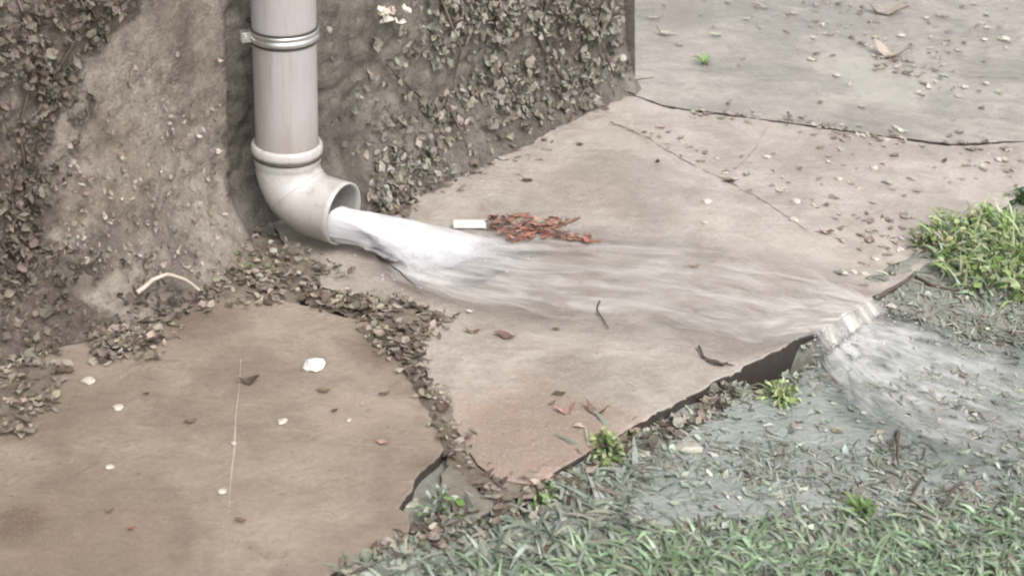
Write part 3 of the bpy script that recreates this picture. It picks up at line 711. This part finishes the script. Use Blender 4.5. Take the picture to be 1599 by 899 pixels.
for _ in range(1900):
    x, y = rnd_in([(1445, 360), (1490, 345), (1620, 335), (1800, 330), (1820, 470), (1600, 475), (1500, 450), (1455, 420)])
    p = G(x, y, .0); base = soil_h(p.x, p.y) if edge_side(p.x, p.y) > 0 else 0
    bumpy = .5 + .5 * fbm(p.x, p.y, 14, 6); q = Vector((p.x, p.y, base + .008 + random.random() * .032 * max(.1, bumpy))); ln = random.uniform(.009, .02)
    if random.random() < .45: blade(lf, Vector((p.x, p.y, base)), rhead(), random.uniform(.03, .065), random.uniform(.003, .006), random.uniform(.5, 1.3), random.uniform(.6, 2), jit(random.choice(BR), .3)); continue
    leaf(lf, q, rnorm(.5), rhead(), ln, ln * random.uniform(.35, .8), random.uniform(-.1, .2), random.uniform(0, .5), jit(random.choice(BR + MG[:1]), .3))
    if random.random() < .2: tube(st, [Vector((p.x, p.y, base - .004)), q], .0009, 4, (.15, .2, .08))
big = lf.build('weed_patch', m_weed, origin=tuple(c0))
tag(big, 'large bright yellow green weed patch at the right edge of the slab', 'weed')
weed(1215, 622, .035, 90, 'small bright weed under the exposed dark slab side', BR, h=.025)
weed(945, 718, .028, 110, 'bright green weed growing against the slab edge', BR, h=.04)
weed(835, 782, .03, 70, 'weed with pale leaf tips at the corner of the cracked slab', [(.5, .5, .42), (.25, .33, .16), (.16, .24, .09)], h=.025)
weed(690, 790, .035, 70, 'dark green weed between the brown slab and the broken corner piece', MG + GG, h=.035, zb=-.012)
weed(1345, 800, .02, 36, 'small dark green weed in the flooded lawn', MG, h=.02)
weed(1440, 385, .03, 60, 'spindly brownish weed left of the bright weed patch', [(.25, .24, .15), (.2, .26, .12), (.2, .14, .1)], h=.045, size=(.007, .014))
weed(1592, 308, .03, 40, 'dark green leaves at the far right edge of the paving', [(.06, .13, .05), (.09, .17, .07)], h=.03, size=(.015, .03))
# star shaped weed on the far paving
c = G(1100, 100); lf = MB()
for k in range(13):
    t = k / 13 * 6.283 + random.uniform(-.2, .2); hd = Vector((math.cos(t), math.sin(t), 0)); blade(lf, c + hd * .002, hd, random.uniform(.025, .045), .005, random.uniform(.5, 1.2), 1.0, jit(random.choice([(.2, .33, .1), (.42, .44, .3), (.16, .28, .08)])))
tag(lf.build('weed', m_weed, origin=tuple(c)), 'lone star shaped weed growing out of the far paving', 'weed', 'weeds in and beside the paving')

# ---------------------------------------------------------------- single leaves, stones, twigs (things)
def one_leaf(px, py, wpx, ang, label, col, curl=.25, name='dead_leaf', cat='leaf', group='single leaves lying on the paving', asp=.5, z=.004):
    p = G(px, py, z); k = (p - CAM).length / F; mb = MB(); hd = Vector((math.cos(R_(ang)), math.sin(R_(ang)), 0))
    leaf(mb, p, rnorm(.12), hd, wpx * k, wpx * k * asp, curl, .4, jit(col, .08)); o = mb.build(name, m_leaf, origin=tuple(p)); return tag(o, label, cat, group)
B1, B2, B3 = (.085, .06, .045), (.17, .12, .09), (.3, .22, .17)
for a in [(390, 594, 32, 15, 'curled dark brown leaf on the brown slab, left of the white shell piece', B1, .35), (505, 609, 22, -5, 'flat brown leaf just below the white shell piece', B2),
          (523, 640, 14, 40, 'tiny dark leaf scrap right of the small white chip on the brown slab', B1), (228, 614, 12, 10, 'dark speck of leaf above the middle of the brown slab', B1),
          (105, 578, 26, -20, 'thin brown leaf near the litter at the wall foot', B2), (297, 657, 20, 30, 'faint brown leaf scrap in the middle of the brown slab', B2),
          (375, 811, 20, 0, 'flat brown leaf beneath the chips near the bottom of the brown slab', B2), (205, 824, 14, 20, 'reddish leaf scrap low on the brown slab', (.26, .13, .09)),
          (170, 797, 14, 10, 'small dark leaf scrap lower left on the brown slab', B2), (600, 614, 20, 30, 'brown leaf beside the leaf filled crack', B2), (598, 690, 20, 0, 'pale brown leaf near the right side of the brown slab', B3),
          (874, 614, 18, 10, 'small dark leaf on the reddish stained slab', B1), (862, 629, 14, 40, 'brown leaf scrap below the dark leaf on the reddish stain', B2),
          (882, 640, 34, 10, 'arched pinkish leaf on the reddish stained slab', (.4, .26, .2), .5), (932, 641, 40, -25, 'long arched brown leaf right of the pinkish one', B2, .5), (905, 665, 22, 0, 'pale oval leaf lying below the arched leaves', (.42, .33, .26), 0),
          (865, 614, 10, 60, 'tiny brown scrap on the reddish stain', B2), (823, 281, 20, 5, 'dark leaf on the paving above the red leaf clump', B1), (905, 225, 14, -20, 'dark leaf scrap on the paving below the stick', B1), (1027, 252, 12, 80, 'small upright dark leaf in the middle of the far paving', B1),
          (1140, 283, 26, -25, 'dark leaf lying where two faint cracks meet', B1), (1120, 567, 30, -12, 'dark strip of leaf near the exposed slab side', B1), (790, 524, 40, -15, 'brown arched leaf in the shallow running water', B2), (738, 517, 26, 0, 'thin leaf above the crack litter', B2), (868, 513, 14, 0, 'small brown leaf caught in the running water', B2), (735, 486, 14, 0, 'pale scrap beside the white jet', (.5, .45, .4)),
          (1022, 28, 24, -10, 'pale leaf with a dark edge at the top of the paving', (.45, .4, .34)), (1040, 52, 34, 0, 'wide pale leaf at the top of the paving, right of the wall corner', (.42, .37, .31)), (1120, 54, 22, 0, 'thin pale leaf at the top of the paving above the star weed', (.4, .36, .3)),
          (1385, 18, 60, -3, 'long pale leaf lying at the top edge of the paving', (.38, .33, .28)), (1387, 84, 52, -25, 'skeletal curled leaf on the far paving', (.4, .36, .31), .4), (1085, 415, 18, 0, 'small leaf scrap on the pale wet slab', B3), (1475, 251, 14, 60, 'tiny dark upright leaf on the right of the paving', B1),
          (1290, 362, 26, -10, 'brown leaf among the chips on the right of the paving', B2), (1385, 820, 0.1, 0, '', B1)]:
    if a[4]: one_leaf(*a)
def stone(px, py, wpx, label, asp=.6, h=.35, name='white_chip', m=m_pale, cat='stone chip', group='white chips on the paving', z=0.0):
    p = G(px, py, z); k = (p - CAM).length / F; r = wpx * k / 2; bm = bmesh.new(); bmesh.ops.create_icosphere(bm, subdivisions=2, radius=1)
    sd_ = random.uniform(0, 50); an = random.uniform(0, 3.14)
    for v in bm.verts:
        q = 1 + .55 * noise.noise(v.co * 1.3 + Vector((sd_, 0, 0))); v.co = Vector((v.co.x * r * q, v.co.y * r * asp * 1.6 * q, v.co.z * r * h * q + r * h * .5))
        v.co.z = max(v.co.z, 0)
    bm.transform(Matrix.Rotation(random.uniform(-.4, .4), 4, 'Z')); me = bpy.data.meshes.new(name); bm.to_mesh(me); bm.free()
    o = link(name, me, None, m); o.location = p; return tag(o, label, cat, group)
tag(stone(491, 573, 33, 'broken white shell piece lying on the brown slab', .65, .4, 'shell_piece', m_white, 'shell', 'white chips on the paving'))
for a in [(441, 658, 15, 'small white chip left of centre on the brown slab'), (185, 636, 16, 'pale chip on the left of the brown slab'), (172, 729, 13, 'pale chip low on the left of the brown slab'), (347, 767, 14, 'pale chip beside the lower end of the scratch line'), (365, 692, 9, 'tiny pale chip on the scratch line'),
          (138, 595, 20, 'pale brown flake near the wall foot litter'), (85, 532, 8, 'tiny white chip in the dirt by the wall foot'), (545, 656, 8, 'pale speck on the right of the brown slab'), (575, 525, 12, 'pale chip in the litter of the crack'),
          (1103, 315, 16, 'white chip in the middle of the far paving'), (1100, 348, 10, 'white speck above the middle of the running water'), (1243, 314, 15, 'white chip on the paving right of centre'), (1240, 344, 15, 'white chip just below another, right of centre'), (1567, 61, 15, 'bright white chip in the upper right corner of the paving'), (1506, 136, 10, 'small white chip near the upper right of the paving'), (1537, 62, 10, 'dull chip left of the bright corner chip'),
          (1266, 93, 11, 'round pale chip right of the star weed'), (1306, 118, 10, 'round pale chip on the far paving'), (1407, 56, 12, 'pale curved chip below the long top leaf'), (1197, 245, 12, 'pale chip below the joint between the slabs'), (1365, 262, 12, 'pale chip on the paving towards the right'), (1310, 280, 12, 'pale chip below the joint on the right'), (1540, 130, 9, 'pale chip by the right edge of the paving'), (1560, 250, 14, 'pale chip near the debris at the right edge'),
          (1316, 426, 14, 'white pebble at the rim of the running water'), (1333, 425, 12, 'white pebble right of its twin at the rim of the running water'), (1367, 405, 12, 'white pebble at the left of the dark crack'), (1405, 390, 12, 'white pebble below the spindly weed'), (1403, 453, 12, 'white pebble just below the dark crack'), (1392, 478, 14, 'white pebble in the flooded lawn below the crack'), (877, 374, 10, 'white bead among the red leaf clump'), (808, 465, 8, 'foam fleck below the jet'), (1408, 373, 11, 'white pebble left of the spindly weed stem')]:
    stone(*a, z=-.012 if a[0] in (1403, 1392) else .001)
for a in [(998, 706, 34, 'flat pale stone in the lawn beside the slab edge'), (1075, 700, 40, 'larger flat pale stone in the lawn right of its neighbour'), (645, 790, 30, 'pale stone at the tip of the brown slab'), (850, 742, 34, 'pinkish lump of concrete at the corner of the cracked slab'), (704, 815, 22, 'small white stone in the lawn below the broken corner piece')]:
    stone(*a, name='flat_stone', cat='stone', group='flat stones by the slab edge', z=-.02 if a[0] != 850 else -.004, m=plain('lawn_stone', (.36, .34, .28) if a[0] != 850 else (.36, .27, .22), .5, 0, 60, .3))
def twig(px_pts, r, label, z=.006, m=m_twig, name='twig', arch=0.0, cat='twig'):
    pts = [G(x, y, z) for x, y in px_pts]; fin = []
    for i in range(len(pts) - 1):
        for k in range(5):
            q = pts[i].lerp(pts[i + 1], k / 5); q += Vector((n2(q.x, q.y, 60, 1), n2(q.x, q.y, 60, 5), 0)) * .002; fin.append(q)
    fin.append(pts[-1]); n = len(fin)
    for i, q in enumerate(fin): q.z += arch * math.sin(math.pi * i / (n - 1))
    mb = MB(); tube(mb, fin, [r * (1 - .55 * i / (n - 1)) for i in range(n)], 7); return tag(mb.build(name, m, origin=tuple(fin[0])), label, cat)
twig([(215, 457), (240, 443), (262, 437), (290, 443), (312, 453)], .0042, 'pale bent strip of dry stem lying in litter at the wall foot', z=.05, m=m_straw, name='bent_twig', cat='twig', arch=.01)
twig([(935, 470), (932, 485), (945, 503), (950, 512)], .0016, 'thin curved twig in the shallow running water')
twig([(1092, 540), (1098, 556), (1112, 564), (1142, 571)], .002, 'dark curved twig beside the exposed slab side')
twig([(973, 132), (995, 125), (1021, 121)], .002, 'straight dark twig jutting from the wall corner onto the paving', z=.012)
twig([(965, 140), (978, 143), (993, 148)], .003, 'thick short twig below the straight one at the wall corner', z=.008)
twig([(1229, 176), (1231, 186), (1229, 196)], .002, 'short upright twig standing in the joint of the paving', arch=.01)
twig([(955, 190), (985, 200), (1018, 222)], .0018, 'thin pale twig on the paving below the wall corner', m=m_straw)
twig([(1366, 466), (1385, 455), (1405, 444), (1428, 430)], .0045, 'dark branch lying along the slab edge below the bright weed patch', z=.004)
twig([(1430, 432), (1455, 445), (1500, 455), (1520, 462)], .003, 'dark branch in the lawn under the bright weed patch', z=0)
twig([(1402, 675), (1398, 700), (1403, 725)], .004, 'dark stem standing in the flooded lawn', z=-.015, arch=.015)
twig([(1500, 755), (1485, 775), (1470, 795)], .003, 'dark slanting stem near the right of the flooded lawn', z=-.01, arch=.012)
twig([(1440, 745), (1420, 780), (1452, 800)], .002, 'thin bent stem in the near grass', z=-.01)
twig([(1368, 606), (1385, 604), (1402, 602)], .004, 'short dark stub lying in the flooded lawn', z=-.022)
twig([(590, 400), (625, 425), (650, 448)], .002, 'thin dark twig washed by the lower side of the jet', z=.004)
twig([(370, 296), (380, 272), (384, 245)], .0018, 'thin dark twig hanging beside the elbow collar', z=.14)
twig([(1525, 540), (1548, 560), (1560, 575)], .002, 'pale slanting stem in the flooded lawn', m=m_straw, z=-.015)
# white plastic strip: a little U channel
p = G(733, 352, .008); d = (G(757, 350) - G(705, 350)).normalized(); b2 = Vector((-d.y, d.x, 0)); mb = MB()
box(mb, p - Zv * .001, d, b2, Zv, .056, .013, .002); box(mb, p + b2 * .0062 + Zv * .003, d, b2, Zv, .056, .0016, .009); box(mb, p - b2 * .0062 + Zv * .003, d, b2, Zv, .056, .0016, .009)
tag(mb.build('plastic_strip', m_white, smooth=False, origin=tuple(p)), 'small white plastic channel strip lying beside the red leaf clump', 'plastic strip')
# red clump
lf = MB(); sts = []; REDC = [(.30, .135, .10), (.25, .105, .078), (.34, .21, .17), (.13, .08, .062)]; c = G(800, 358)
for poly, n in (([(758, 338), (830, 335), (850, 365), (800, 375), (765, 360)], 110), ([(830, 340), (905, 338), (880, 352), (840, 365)], 40), ([(840, 355), (945, 370), (940, 380), (850, 370)], 40), ([(790, 370), (840, 355), (860, 360), (800, 380)], 18)):
    for _ in range(n):
        x, y = rnd_in(poly); q = G(x, y, random.uniform(.002, .014)); ln = random.uniform(.008, .022); hd = Vector((1, random.gauss(0, .5), 0)); leaf(lf, q, rnorm(.35), hd, ln, ln * random.uniform(.25, .5), .2, .5, jit(random.choice(REDC)))
for pts in ([(800, 378), (835, 362), (875, 352), (905, 340)], [(840, 360), (880, 372), (940, 377)], [(765, 352), (800, 358), (850, 358)]):
    st = MB(); tube(st, [G(x, y, .007) for x, y in pts], .0018, 6, (.25, .12, .08)); sts.append(st)
red = lf.build('red_leaf_clump', m_leaf, origin=tuple(c)); [st.build('stem', m_leaf, red, origin=tuple(c)) for st in sts]; tag(red, 'wet clump of reddish brown leaves on the slab beyond the jet', 'leaf clump')
# scratch line on the brown slab: pale filled groove
def scratch():
    mb = MB(); L_ = [(376, 560), (374, 600), (368, 650), (366, 700), (360, 750), (357, 800)]
    pts = [G(x, y, .0008) for x, y in L_]; vs = []; fs = []
    fin = []
    for i in range(len(pts) - 1):
        for k in range(8): fin.append(pts[i].lerp(pts[i + 1], k / 8))
    for i, q in enumerate(fin):
        t = i / len(fin); w_ = .0017 * (.25 + .75 * math.exp(-((t - .6) / .22) ** 2)) * (1 + .6 * n2(i, 0, .7)); vs += [q + Vector((-w_, 0, 0)), q + Vector((w_, 0, 0))]
    for i in range(len(fin) - 1): fs.append((2 * i, 2 * i + 1, 2 * i + 3, 2 * i + 2))
    mb.add(vs, fs); o = mb.build('scratch_line', plain('lime_line', (.42, .36, .30), .5)); tag(o, kind='structure')
scratch()


def crack(pts_px, w_mm, name='crack'):
    fin = []; pts = [G(x, y, .0018) for x, y in pts_px]
    for i in range(len(pts) - 1):
        for k in range(14):
            q = pts[i].lerp(pts[i + 1], k / 14); q.x += .006 * n2(q.x, q.y, 30, 1) + .002 * n2(q.x, q.y, 130, 1); q.y += .006 * n2(q.x, q.y, 30, 9) + .002 * n2(q.x, q.y, 130, 5); fin.append(q)
    mb = MB(); vs = []
    for i, q in enumerate(fin):
        w_ = w_mm / 2000 * max(.08, .5 + 1.3 * n2(i * .31, 3, 1.0)); vs += [q + Vector((0, -w_, 0)), q + Vector((0, w_, 0))]
    mb.add(vs, [(2 * i, 2 * i + 1, 2 * i + 3, 2 * i + 2) for i in range(len(fin) - 1)]); tag(mb.build(name, m_darkc, smooth=False), kind='structure')
crack([(960, 192), (1010, 215), (1060, 245), (1140, 285), (1200, 318), (1262, 360)], 5)
crack([(1130, 285), (1180, 230), (1200, 196)], 2.5)
crack([(1088, 545), (1100, 562), (1150, 572)], 5)
crack([(640, 395), (680, 420), (700, 440)], 2)
crack([(1250, 30), (1330, 60), (1400, 100), (1520, 120), (1599, 122)], 4)


# ---------------------------------------------------------------- splash
m, T, N, L, B = mat('water_drop'); B.inputs['Base Color'].default_value = (.8, .8, .82, 1); B.inputs['Roughness'].default_value = .08; B.inputs['Transmission Weight'].default_value = .6; B.inputs['IOR'].default_value = 1.33
mb = MB()
def drop(q, r_):
    bm = bmesh.new(); bmesh.ops.create_icosphere(bm, subdivisions=1, radius=r_); bm.verts.index_update()
    st_ = random.uniform(1, 1.8); mb.add([q + Vector((v.co.x * st_, v.co.y, v.co.z)) for v in bm.verts], [[v.index for v in f.verts] for f in bm.faces]); bm.free()
for _ in range(150):
    t = random.gauss(.62, .2); t = max(.05, min(1, t)); c_, hw_, hh_ = jet_sec(t); q = c_ + WD * random.gauss(0, hw_ * .75) + AH * random.gauss(0, .01); q.z = .006 + abs(random.gauss(0, .014)); drop(q, random.uniform(.0005, .0015))
for _ in range(110):
    v_ = random.random(); q = G(1372, 462).lerp(G(1262, 533), v_) + EN * abs(random.gauss(.02, .03)); q.z = random.uniform(-.012, .012); drop(q, random.uniform(.0005, .0016))
tag(mb.build('water_droplets', m), 'tiny water drops thrown up by the jet and the spill', 'water drops', kind='stuff')
